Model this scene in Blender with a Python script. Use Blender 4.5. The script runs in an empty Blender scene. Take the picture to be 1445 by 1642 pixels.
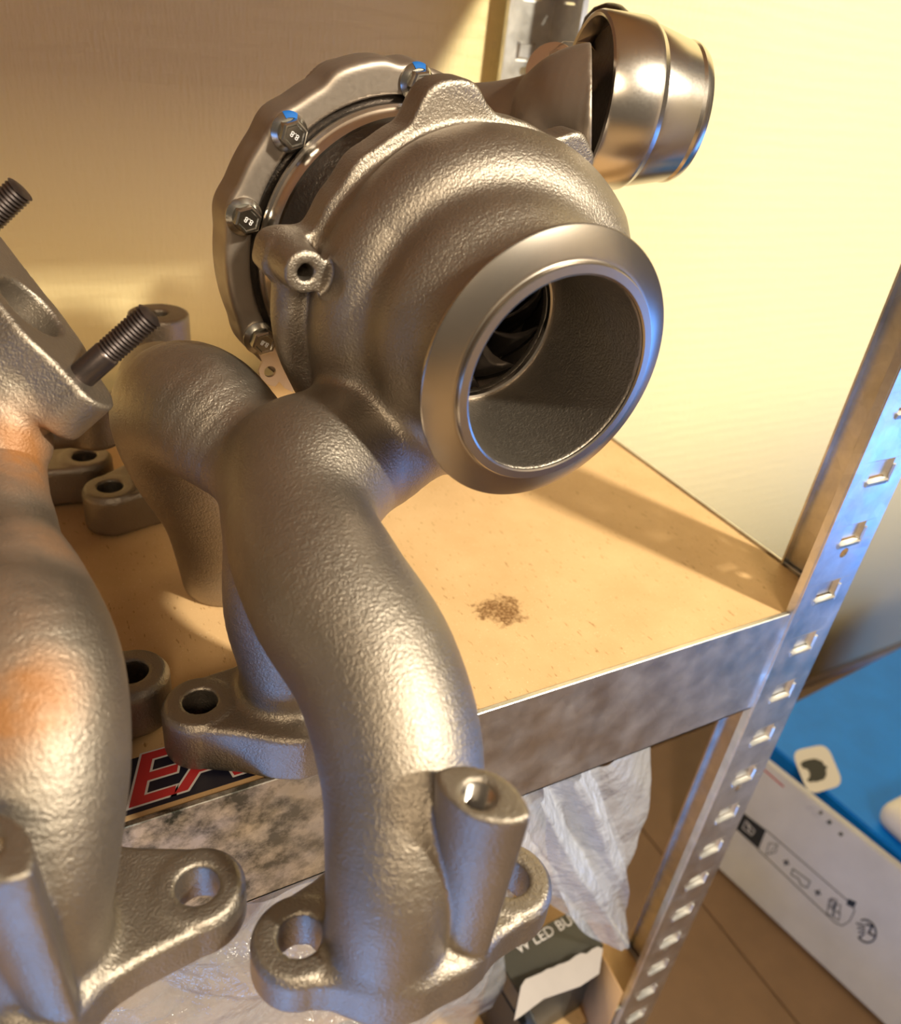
import bpy, bmesh, math, random
import numpy as np
from mathutils import Vector, Matrix
C = bpy.context.scene.collection
sc = bpy.context.scene
random.seed(3); rng = np.random.RandomState(5)
PI = math.pi
# ------------------------------------------------------------------ camera
CAMP = np.array([-0.3381233, -0.1732317, 0.2223128])
CR = np.array([[0.8784283, -0.46504639, 0.10997992], [-0.16461617, -0.51053285, -0.84395363], [0.44862595, 0.72324828, -0.52502066]])
FPX = 1286.667
cam = bpy.data.cameras.new('camera'); co = bpy.data.objects.new('camera', cam); C.objects.link(co)
co.matrix_world = Matrix(((CR[0][0], -CR[1][0], -CR[2][0], CAMP[0]), (CR[0][1], -CR[1][1], -CR[2][1], CAMP[1]), (CR[0][2], -CR[1][2], -CR[2][2], CAMP[2]), (0, 0, 0, 1)))
cam.sensor_fit = 'HORIZONTAL'; cam.sensor_width = 36; cam.lens = 36 * FPX / 1445
cam.clip_start = 0.01; cam.clip_end = 20
cam.dof.use_dof = True; cam.dof.focus_distance = 0.275; cam.dof.aperture_fstop = 13
sc.camera = co
# ------------------------------------------------------------------ world, lights, exposure
w = bpy.data.worlds.new('world'); sc.world = w; w.use_nodes = True
w.node_tree.nodes['Background'].inputs[0].default_value = (1.0, 0.80, 0.58, 1)
w.node_tree.nodes['Background'].inputs[1].default_value = 0.15
sc.view_settings.view_transform = 'Standard'; sc.view_settings.look = 'None'
sc.view_settings.exposure = 0.0; sc.view_settings.gamma = 1.0; sc.view_settings.use_curve_mapping = False

def area(name, loc, tgt, size, power, col, sy=None):
    l = bpy.data.lights.new(name, 'AREA'); l.energy = power; l.color = col
    l.shape = 'RECTANGLE'; l.size = size; l.size_y = sy or size
    o = bpy.data.objects.new(name, l); C.objects.link(o); o.location = loc
    o.rotation_euler = (Vector(tgt) - Vector(loc)).to_track_quat('-Z', 'Y').to_euler()
    return o
LD = Vector((-0.40, 0.91, -0.82)).normalized()
KP = Vector((-0.06, 0.10, 0.05)) - LD * 1.9
area('ceiling_lamp', KP, (-0.06, 0.10, 0.05), 0.12, 62, (1.0, 0.90, 0.70))
area('room_lamp', (-0.75, -1.5, 1.15), (-0.25, 0.1, 0.1), 0.45, 17, (1.0, 0.79, 0.52))
area('blue_fill_right', (1.35, -0.62, -0.42), (-0.1, 0.0, 0.0), 0.7, 7, (0.08, 0.31, 1.0), 0.5)  # added blue fill lamp standing in for light off the blue box
area('blue_fill_left', (-1.25, -0.30, -0.35), (-0.3, 0.0, 0.0), 0.35, 1.4, (0.08, 0.36, 1.0), 0.35)  # unseen blue fill added at the left for reflections on the castings
area('blue_fill_low', (-0.62, -0.38, -0.60), (-0.3, -0.05, 0.0), 0.22, 1.5, (0.06, 0.36, 1.0), 0.2)  # small blue fill lamp added near the floor, tints the castings from below

# ------------------------------------------------------------------ helpers
def ray(x, y):
    return CR.T @ np.array([(x - 722.5) / FPX, (y - 821) / FPX, 1.0])
def on(x, y, ax, v):                       # photo pixel -> point on an axis-aligned plane (metres)
    d = ray(x, y); t = (v - CAMP[ax]) / d[ax]; return Vector(CAMP + d * t)
def at(x, y, dep):                         # photo pixel -> point at a real distance
    return Vector(CAMP + ray(x, y) * dep)
def onpl(x, y, p, n):
    d = Vector(ray(x, y)); c = Vector(CAMP); t = (Vector(p) - c).dot(n) / d.dot(n); return c + d * t

def tag(o, label=None, cat=None, group=None, kind=None):
    if label: o['label'] = label
    if cat: o['category'] = cat
    if group: o['group'] = group
    if kind: o['kind'] = kind
    return o
def empty(name, loc=(0, 0, 0)):
    o = bpy.data.objects.new(name, None); C.objects.link(o); o.location = loc; o.empty_display_size = .02
    return o
def link(name, me, m, parent=None, smooth=True):
    o = bpy.data.objects.new(name, me); C.objects.link(o)
    if m and not me.materials: me.materials.append(m)
    if smooth:
        me.polygons.foreach_set('use_smooth', [True] * len(me.polygons))
    if parent:
        o.parent = parent; o.matrix_parent_inverse = Matrix.Translation(parent.location).inverted()
    return o
def from_py(name, v, f, m, parent=None, smooth=False):
    me = bpy.data.meshes.new(name); me.from_pydata([tuple(a) for a in v], [], f); me.update()
    return link(name, me, m, parent, smooth)
def from_bm(name, bm, m, parent=None, smooth=False, angle=None):
    bmesh.ops.recalc_face_normals(bm, faces=bm.faces)
    if angle:
        for e in bm.edges:
            if len(e.link_faces) == 2 and e.calc_face_angle(0) > math.radians(angle): e.smooth = False
        smooth = True
    me = bpy.data.meshes.new(name); bm.to_mesh(me); bm.free()
    return link(name, me, m, parent, smooth)
def box(bm, lo, hi, bev=0, mat=None, seg=2):
    r = bmesh.ops.create_cube(bm, size=1)
    vs = r['verts']
    for v in vs:
        v.co = Vector([(lo[i] + hi[i]) / 2 + v.co[i] * (hi[i] - lo[i]) for i in range(3)])
    if bev:
        es = list({e for v in vs for e in v.link_edges})
        rr = bmesh.ops.bevel(bm, geom=es, offset=bev, segments=seg, affect='EDGES', profile=.5)
        vs = list({v for f in rr['faces'] for v in f.verts} | {v for v in vs if v.is_valid})
    if mat is not None:
        for v in vs: v.co = mat @ v.co
    return vs
def frame(origin, zdir, xhint=(1, 0, 0)):
    z = Vector(zdir).normalized(); x = Vector(xhint); x = (x - z * x.dot(z)).normalized(); y = z.cross(x)
    return Matrix(((x.x, y.x, z.x, origin[0]), (x.y, y.y, z.y, origin[1]), (x.z, y.z, z.z, origin[2]), (0, 0, 0, 1)))
def lathe(bm, prof, mat, n=96, closed=False):
    """prof: list of (axial, radius); mat maps local z axis"""
    rings = []
    for a, r in prof:
        if r < 1e-6: rings.append([bm.verts.new(mat @ Vector((0, 0, a)))])
        else: rings.append([bm.verts.new(mat @ Vector((r * math.cos(2 * PI * k / n), r * math.sin(2 * PI * k / n), a))) for k in range(n)])
    prs = list(zip(rings[:-1], rings[1:]))
    if closed: prs.append((rings[-1], rings[0]))
    for A, B in prs:
        for k in range(n):
            k2 = (k + 1) % n
            if len(A) == 1 and len(B) == 1: continue
            if len(A) == 1: bm.faces.new((A[0], B[k], B[k2]))
            elif len(B) == 1: bm.faces.new((A[k], B[0], A[k2]))
            else: bm.faces.new((A[k], B[k], B[k2], A[k2]))
def prism(bm, pts, h, mat):
    a = [bm.verts.new(mat @ Vector((x, y, 0))) for x, y in pts]; b = [bm.verts.new(mat @ Vector((x, y, h))) for x, y in pts]
    n = len(pts); bm.faces.new(a); bm.faces.new(b[::-1])
    for k in range(n): bm.faces.new((a[k], a[(k + 1) % n], b[(k + 1) % n], b[k]))

def localize(o, mtx):
    "give a part its own axis system (local z = turning axis)"
    o.data.transform(mtx.inverted()); o.matrix_basis = mtx
# ------------------------------------------------------------------ materials
def mat(name):
    m = bpy.data.materials.new(name); m.use_nodes = True
    return m, m.node_tree, m.node_tree.nodes['Principled BSDF']
def nd(t, typ, **kw):
    n = t.nodes.new(typ)
    for k, v in kw.items():
        if k in n.inputs: n.inputs[k].default_value = v
        else: setattr(n, k, v)
    return n
def coords(t, scale=(1, 1, 1), rot=(0, 0, 0)):
    tc = t.nodes.new('ShaderNodeTexCoord'); mp = t.nodes.new('ShaderNodeMapping')
    mp.inputs['Scale'].default_value = scale; mp.inputs['Rotation'].default_value = rot
    t.links.new(tc.outputs['Object'], mp.inputs[0]); return mp.outputs[0]
def noise(t, vec, scale, detail=3, rough=.55):
    n = t.nodes.new('ShaderNodeTexNoise'); n.inputs['Scale'].default_value = scale
    n.inputs['Detail'].default_value = detail; n.inputs['Roughness'].default_value = rough
    t.links.new(vec, n.inputs['Vector']); return n.outputs['Fac']
def ramp(t, fac, stops):
    r = t.nodes.new('ShaderNodeValToRGB'); e = r.color_ramp.elements
    while len(e) < len(stops): e.new(0.5)
    for k, (p, c) in enumerate(stops):
        e[k].position = p; e[k].color = (c if len(c) == 4 else (*c, 1))
    t.links.new(fac, r.inputs[0]); return r.outputs[0]
def bump(t, b, h, strength, dist, prev=None):
    n = t.nodes.new('ShaderNodeBump'); n.inputs['Strength'].default_value = strength; n.inputs['Distance'].default_value = dist
    t.links.new(h, n.inputs['Height'])
    if prev: t.links.new(prev, n.inputs['Normal'])
    if b: t.links.new(n.outputs[0], b.inputs['Normal'])
    return n.outputs[0]
def mixc(t, fac, a, b):
    n = t.nodes.new('ShaderNodeMix'); n.data_type = 'RGBA'
    for s, v in ((0, fac), (6, a), (7, b)):
        if hasattr(v, 'links'): t.links.new(v, n.inputs[s])
        else: n.inputs[s].default_value = v if s == 0 else ((*v, 1) if len(v) == 3 else v)
    return n.outputs[2]
def metal(name, col, rough, bscale=900, bstr=.5, bdist=.0004, metallic=1.0, var=.15, col2=None, coarse=True):
    m, t, b = mat(name); v = coords(t)
    n1 = noise(t, v, 35, 4); c2 = col2 or tuple(c * (1 - var) for c in col)
    t.links.new(ramp(t, n1, [(.35, c2), (.65, col)]), b.inputs['Base Color'])
    b.inputs['Metallic'].default_value = metallic
    n2 = noise(t, v, bscale * .4, 3)
    r = nd(t, 'ShaderNodeMapRange'); r.inputs[3].default_value = rough * .85; r.inputs[4].default_value = rough * 1.15
    t.links.new(n2, r.inputs[0]); b.inputs['Roughness'].default_value = rough
    if bstr: t.links.new(r.outputs[0], b.inputs['Roughness'])
    if bstr:
        prev = bump(t, None, noise(t, v, 800, 2), bstr * .4, bdist) if coarse else None
        bump(t, b, noise(t, v, bscale, 3, .6), bstr, bdist, prev)
    return m
def plain(name, col, rough=.5, metallic=0.0):
    m, t, b = mat(name); b.inputs['Base Color'].default_value = (*col, 1); b.inputs['Roughness'].default_value = rough
    b.inputs['Metallic'].default_value = metallic
    v = coords(t); bump(t, b, noise(t, v, 400, 2), .08, .0002)
    return m
M = {}
M['cast'] = metal('sand_cast_iron', (.36, .315, .268), .43, 1250, .75, .0004, .95, .14)
M['machined'] = metal('machined_steel', (.47, .415, .36), .27, 2500, 0, .0001, 1, .05)
M['alu'] = metal('cast_aluminium', (.36, .305, .26), .48, 1500, .12, .0001, .85, .06)
M['bright'] = metal('bright_steel', (.60, .55, .50), .24, 3000, .05, .0001, 1, .06, coarse=False)
M['dark'] = metal('dark_metal', (.10, .085, .075), .38, 700, .5, .0004, .9, .2)
M['black'] = metal('sooty_wheel', (.05, .043, .04), .35, 700, .2, .0002, .8, .2)
M['stud'] = metal('dark_stud_steel', (.13, .105, .10), .36, 1500, .2, .0001, .9, .2)
M['zinc'] = metal('zinc_bolt', (.60, .58, .53), .24, 2000, .1, .0001, 1, .15)
M['tabmetal'] = metal('satin_tab_steel', (.72, .60, .50), .35, 2000, .1, .0001, .9, .08)
M['bluepaint'] = plain('blue_paint_mark', (.01, .12, .45), .4)
# galvanised sheet
m, t, b = mat('galvanised_sheet'); v = coords(t)
vo = t.nodes.new('ShaderNodeTexVoronoi'); vo.inputs['Scale'].default_value = 140; t.links.new(v, vo.inputs['Vector'])
cr = ramp(t, noise(t, v, 45, 5, .65), [(.30, (.62, .62, .62)), (.70, (.86, .85, .82))])
sp = ramp(t, vo.outputs['Color'], [(0, (.86, .86, .86)), (1, (1, 1, 1))])
mx = nd(t, 'ShaderNodeMix', data_type='RGBA', blend_type='MULTIPLY'); mx.inputs[0].default_value = 1
t.links.new(cr, mx.inputs[6]); t.links.new(sp, mx.inputs[7])
t.links.new(mx.outputs[2], b.inputs['Base Color']); b.inputs['Metallic'].default_value = 1
t.links.new(ramp(t, noise(t, v, 60, 3), [(.3, (.32,) * 3), (.7, (.47,) * 3)]), b.inputs['Roughness'])
bump(t, b, noise(t, v, 260, 3), .12, .0002); M['galv'] = m
# beam sheet: same zinc with dirty blotches
m2 = m.copy(); m2.name = 'galvanised_beam'; t2 = m2.node_tree; b2 = t2.nodes['Principled BSDF']; v2 = coords(t2)
src = b2.inputs['Base Color'].links[0].from_socket
sep = t2.nodes.new('ShaderNodeSeparateXYZ'); t2.links.new(v2, sep.inputs[0])
mr = nd(t2, 'ShaderNodeMapRange'); mr.inputs[1].default_value = -.19; mr.inputs[2].default_value = -.31; t2.links.new(sep.outputs[0], mr.inputs[0])
blot = noise(t2, v2, 55, 6, .7); ad = nd(t2, 'ShaderNodeMath', operation='MULTIPLY'); t2.links.new(mr.outputs[0], ad.inputs[0]); t2.links.new(ramp(t2, blot, [(.42, (0, 0, 0)), (.60, (1, 1, 1))]), ad.inputs[1])
t2.links.new(mixc(t2, ad.outputs[0], src, (.06, .07, .065)), b2.inputs['Base Color'])
M['beam'] = m2
# hardboard
m, t, b = mat('hardboard'); v = coords(t)
base = ramp(t, noise(t, v, 25, 5, .6), [(.3, (.60, .385, .185)), (.7, (.70, .47, .245))])
fi = noise(t, coords(t, (1, .25, 1), (0, 0, .5)), 900, 2); fl = ramp(t, fi, [(.66, (0, 0, 0)), (.74, (1, 1, 1))])
c1 = mixc(t, fl, base, (.38, .21, .08))
fi2 = noise(t, v, 1300, 2); c2 = mixc(t, ramp(t, fi2, [(.27, (1, 1, 1)), (.33, (0, 0, 0))]), c1, (.80, .60, .36))
# dark brown stain
tc = t.nodes.new('ShaderNodeTexCoord'); s1 = nd(t, 'ShaderNodeVectorMath', operation='SUBTRACT'); t.links.new(tc.outputs['Object'], s1.inputs[0]); s1.inputs[1].default_value = (-.165, .053, 0)
ln = nd(t, 'ShaderNodeVectorMath', operation='LENGTH'); ms = nd(t, 'ShaderNodeVectorMath', operation='MULTIPLY'); ms.inputs[1].default_value = (1, 1.15, 1)
t.links.new(s1.outputs[0], ms.inputs[0]); t.links.new(ms.outputs[0], ln.inputs[0])
nn = nd(t, 'ShaderNodeMath', operation='MULTIPLY_ADD'); t.links.new(noise(t, v, 130, 5, .7), nn.inputs[0]); nn.inputs[1].default_value = -.040; t.links.new(ln.outputs['Value'], nn.inputs[2])
st = ramp(t, nn.outputs[0], [(0, (1, 1, 1)), (.0005, (0, 0, 0))])
mrs = nd(t, 'ShaderNodeMapRange'); mrs.inputs[1].default_value = -.0075; mrs.inputs[2].default_value = -.0125; t.links.new(nn.outputs[0], mrs.inputs[0])
fib = noise(t, v, 700, 3); mst = nd(t, 'ShaderNodeMath', operation='MULTIPLY'); t.links.new(mrs.outputs[0], mst.inputs[0]); t.links.new(ramp(t, fib, [(.3, (.35,) * 3), (.6, (1,) * 3)]), mst.inputs[1])
t.links.new(mixc(t, mst.outputs[0], c2, (.17, .075, .02)), b.inputs['Base Color'])
b.inputs['Roughness'].default_value = .55; bump(t, b, fi, .15, .0003); M['board'] = m
# wallpaper
m, t, b = mat('woven_wallpaper')
b.inputs['Base Color'].default_value = (.93, .785, .43, 1); b.inputs['Roughness'].default_value = .6
vr = noise(t, coords(t, (1, 1, .22)), 520, 4, .65); hr = noise(t, coords(t, (.16, 1, 1)), 190, 4, .65)
wv = nd(t, 'ShaderNodeTexWave', bands_direction='X'); wv.inputs['Scale'].default_value = 58; wv.inputs['Distortion'].default_value = 5; wv.inputs['Detail'].default_value = 3; wv.inputs['Detail Scale'].default_value = 3
t.links.new(coords(t, (1, 1, .35)), wv.inputs['Vector'])
wz = nd(t, 'ShaderNodeTexWave', bands_direction='Z'); wz.inputs['Scale'].default_value = 30; wz.inputs['Distortion'].default_value = 2.5; wz.inputs['Detail'].default_value = 3
t.links.new(coords(t, (.3, 1, 1)), wz.inputs['Vector'])
p1 = bump(t, None, vr, .45, .0016); p1 = bump(t, None, wv.outputs[0], .06, .0010, p1); p1 = bump(t, None, wz.outputs[0], .15, .0010, p1); bump(t, b, hr, .50, .0014, p1)
M['wall'] = m
def card(name, col, rough=.75):
    m, t, b = mat(name); v = coords(t, (1, 1, 1))
    t.links.new(ramp(t, noise(t, v, 30, 5), [(.3, tuple(c * .88 for c in col)), (.7, col)]), b.inputs['Base Color'])
    b.inputs['Roughness'].default_value = rough; bump(t, b, noise(t, v, 300, 3), .15, .0005); return m
M['cardboard'] = card('brown_cardboard', (.235, .145, .09))
M['tan'] = card('tan_cardboard', (.62, .38, .18))
M['white'] = card('white_carton', (.66, .66, .71), .45)
M['blue'] = card('blue_carton', (.0, .25, 1.0), .5)
M['ink'] = plain('black_ink', (.02, .022, .025), .5)
M['inkgrey'] = plain('grey_ink', (.18, .19, .20), .5)
M['red'] = plain('red_print', (.55, .035, .04), .4)
M['navy'] = plain('navy_sticker', (.012, .012, .028), .35)
M['paperwhite'] = plain('white_print', (.74, .72, .74), .5)
M['darkbox'] = card('dark_grey_carton', (.055, .055, .05), .35)
M['torn'] = card('torn_paper', (.50, .46, .45), .8)
M['plasterw'] = plain('white_plastic', (.78, .76, .78), .35)
M['base'] = card('baseboard_paint', (.66, .50, .36), .5)
M['floor'] = card('floor_laminate', (.50, .35, .20), .5)
def film(name, col, a0, a1):
    m, t, b = mat(name)
    b.inputs['Base Color'].default_value = (*col, 1); b.inputs['Roughness'].default_value = .14; b.inputs['Specular IOR Level'].default_value = 1.0
    v = coords(t); bump(t, b, noise(t, v, 70, 5), .9, .006)
    lw = nd(t, 'ShaderNodeLayerWeight'); lw.inputs['Blend'].default_value = .35
    al = nd(t, 'ShaderNodeMapRange'); al.inputs[3].default_value = a0; al.inputs[4].default_value = a1; t.links.new(lw.outputs['Facing'], al.inputs[0]); t.links.new(al.outputs[0], b.inputs['Alpha'])
    return m
M['film'] = film('clear_plastic_film', (.34, .35, .38), .30, .8); M['milky'] = film('milky_plastic_film', (.52, .56, .66), .34, .85)

# ------------------------------------------------------------------ implicit castings (mm), meshed by surface nets
def smin(a, b, k):
    h = np.clip(.5 + .5 * (b - a) / k, 0, 1); return b + (a - b) * h - k * h * (1 - h)
def smax(a, b, k): return -smin(-a, -b, k)
def catmull(P, n=5):
    P = np.array(P, float); Q = np.vstack([2 * P[0] - P[1], P, 2 * P[-1] - P[-2]]); out = []
    for i in range(1, len(Q) - 2):
        p0, p1, p2, p3 = Q[i - 1:i + 3]
        for s in range(n):
            u = s / n; out.append(.5 * ((2 * p1) + (p2 - p0) * u + (2 * p0 - 5 * p1 + 4 * p2 - p3) * u * u + (3 * p1 - p0 - 3 * p2 + p3) * u ** 3))
    out.append(P[-1]); return np.array(out)
def chain(X, P, n=7):
    Q = catmull(P, n) if len(P) > 2 else np.array(P, float)
    d = np.full(X.shape[0], 60, np.float32); Q = Q.astype(np.float32)
    lo_, hi_ = X.min(0), X.max(0); cc = (lo_ + hi_) / 2; R_ = float(np.linalg.norm(hi_ - lo_)) / 2
    for a, b in zip(Q[:-1], Q[1:]):
        ab_ = b[:3] - a[:3]; t_ = min(1, max(0, float((cc - a[:3]) @ ab_ / (ab_ @ ab_))))
        if np.linalg.norm(cc - a[:3] - t_ * ab_) - R_ - max(a[3], b[3]) > 22: continue
        ab = b[:3] - a[:3]; t = np.clip(((X - a[:3]) @ ab) / (ab @ ab), 0, 1)
        dd = X - a[:3] - t[:, None] * ab; r = a[3] + t * (b[3] - a[3])
        d = np.minimum(d, np.sqrt(np.einsum('ij,ij->i', dd, dd)) - r)
    return d
def circ2(X, c, r): return np.hypot(X[:, 0] - c[0], X[:, 1] - c[1]) - r
def seg2(X, a, b, ra, rb):
    a = np.array(a, float); b = np.array(b, float); ab = b - a; p = X[:, :2] - a
    t = np.clip((p @ ab) / (ab @ ab), 0, 1); q = p - t[:, None] * ab
    return np.hypot(q[:, 0], q[:, 1]) - (ra + t * (rb - ra))
def ext(d2, z, z0, z1, rnd=2.0):
    dz = np.abs(z - (z0 + z1) / 2) - (z1 - z0) / 2 + rnd; d2 = d2 + rnd
    return np.minimum(np.maximum(d2, dz), 0) + np.hypot(np.maximum(d2, 0), np.maximum(dz, 0)) - rnd
def surface_nets(f, lo, hi, h, block=8):
    lo = np.array(lo, float); hi = np.array(hi, float)
    nb = np.ceil((hi - lo) / (h * block)).astype(int); N = nb * block + 1
    bc = np.stack(np.meshgrid(*[np.arange(k) for k in nb], indexing='ij'), -1).reshape(-1, 3)
    d = np.concatenate([f((lo + (bc[k:k + 400] + .5) * h * block).astype(np.float32)) for k in range(0, len(bc), 400)])
    act = np.abs(d) < h * block * 1.35
    V = np.full(tuple(N), 1.0, np.float32)
    # coarse sign fill
    for k, s in zip(bc[~act], d[~act]):
        if s < 0:
            i = k * block; V[i[0]:i[0] + block + 1, i[1]:i[1] + block + 1, i[2]:i[2] + block + 1] = -1
    g = np.stack(np.meshgrid(*[np.arange(block + 1)] * 3, indexing='ij'), -1).reshape(-1, 3)
    ab = bc[act]
    big = ab // 5; ab = ab[np.lexsort((big[:, 2], big[:, 1], big[:, 0]))]
    for s in range(0, len(ab), 60):
        A = ab[s:s + 60]; idx = (A[:, None, :] * block + g[None]).reshape(-1, 3)
        V[idx[:, 0], idx[:, 1], idx[:, 2]] = f((lo + idx * h).astype(np.float32))
    S = V < 0
    c8 = [S[i:N[0] - 1 + i, j:N[1] - 1 + j, k:N[2] - 1 + k] for i in (0, 1) for j in (0, 1) for k in (0, 1)]
    allS = np.logical_and.reduce(c8); anyS = np.logical_or.reduce(c8); cell = anyS & ~allS
    ci = np.argwhere(cell); idm = np.full(cell.shape, -1, np.int64); idm[cell] = np.arange(len(ci))
    acc = np.zeros((len(ci), 3)); cnt = np.zeros(len(ci))
    off = [(i, j, k) for i in (0, 1) for j in (0, 1) for k in (0, 1)]
    for a in off:
        for ax in range(3):
            if a[ax]: continue
            b = list(a); b[ax] = 1
            va = V[ci[:, 0] + a[0], ci[:, 1] + a[1], ci[:, 2] + a[2]]; vb = V[ci[:, 0] + b[0], ci[:, 1] + b[1], ci[:, 2] + b[2]]
            m = (va < 0) != (vb < 0); t = np.where(m, va / np.where(m, va - vb, 1), 0)
            p = np.tile(np.array(a, float), (len(ci), 1)); p[:, ax] += t
            acc[m] += p[m]; cnt[m] += 1
    P = lo + (ci + acc / cnt[:, None]) * h
    e = np.float32(h * .4); key = ci // 40; order = np.lexsort((key[:, 2], key[:, 1], key[:, 0]))
    for s in range(0, len(order), 16000):
        o_ = order[s:s + 16000]; Pf = P[o_].astype(np.float32); d0 = f(Pf)
        G = np.stack([f(Pf + v * e) - d0 for v in np.eye(3, dtype=np.float32)], 1) / e
        gn = np.maximum((G * G).sum(1), .2); st = -(d0 / gn)[:, None] * G
        ln = np.linalg.norm(st, axis=1, keepdims=True); P[o_] += st * np.minimum(1, .5 * h / np.maximum(ln, 1e-6)) * .9
    F = []
    for ax in range(3):
        u, v = (ax + 1) % 3, (ax + 2) % 3
        sl0 = [slice(1, N[k] - 1) for k in range(3)]; sl0[ax] = slice(0, N[ax] - 1); sl1 = list(sl0); sl1[ax] = slice(1, N[ax])
        A = S[tuple(sl0)]; B = S[tuple(sl1)]; x = np.argwhere(A != B)
        if not len(x): continue
        base = np.zeros(3, int); base[u] = 1; base[v] = 1; x = x + base
        def cid(du, dv):
            y = x.copy(); y[:, u] -= du; y[:, v] -= dv; return idm[y[:, 0], y[:, 1], y[:, 2]]
        q = np.stack([cid(1, 1), cid(0, 1), cid(0, 0), cid(1, 0)], 1)
        flip = ~S[x[:, 0], x[:, 1], x[:, 2]]; q[flip] = q[flip][:, ::-1]; F.append(q)
    F = np.concatenate(F); F = F[(F >= 0).all(1)]
    return P, F
def mesh_np(name, P, F, m, parent):
    me = bpy.data.meshes.new(name); me.vertices.add(len(P)); me.vertices.foreach_set('co', (P / 1000.).ravel())
    me.loops.add(F.size); me.loops.foreach_set('vertex_index', F.ravel().astype(np.int32))
    me.polygons.add(len(F)); me.polygons.foreach_set('loop_start', np.arange(0, F.size, 4, dtype=np.int32))
    me.polygons.foreach_set('loop_total', np.full(len(F), 4, np.int32)); me.update(calc_edges=True); me.validate()
    return link(name, me, m, parent)

# turbo frame (mm): shaft axis, L measured backwards from the outlet flange
TC = np.array([-201.66, 2.84, 137.67]); TN = np.array([0.0256, -0.9989, -0.0385]); TN /= np.linalg.norm(TN)
EX = np.array([1., 0, 0]); EX -= TN * (EX @ TN); EX /= np.linalg.norm(EX); EZ = np.cross(EX, -TN) * -1
if EZ[2] < 0: EZ = -EZ
def loc(X):
    v = X - TC; L = -(v @ TN); x = v @ EX; z = v @ EZ
    return L, np.hypot(x, z), np.degrees(np.arctan2(z, x)), x, z
def TP(L, r, th):                          # turbo polar -> world mm
    a = math.radians(th); return TC - TN * L + r * (math.cos(a) * EX + math.sin(a) * EZ)
TM = Matrix(((EX[0], EZ[0], 0, TC[0] / 1000), (EX[1], EZ[1], 0, TC[1] / 1000), (EX[2], EZ[2], 0, TC[2] / 1000), (0, 0, 0, 1)))
for i in range(3): TM[i][2] = -TN[i]       # local z = backwards along the shaft
TMM = TM @ Matrix.Scale(.001, 4)
RT = np.array([-180, -150, -120, -60, 0, 35, 58, 78, 140, 180.]); RV = np.array([53, 56, 60, 62, 63, 64, 61, 58, 52, 53.])
def dang(a, b): return (a - b + 180) % 360 - 180
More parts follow.
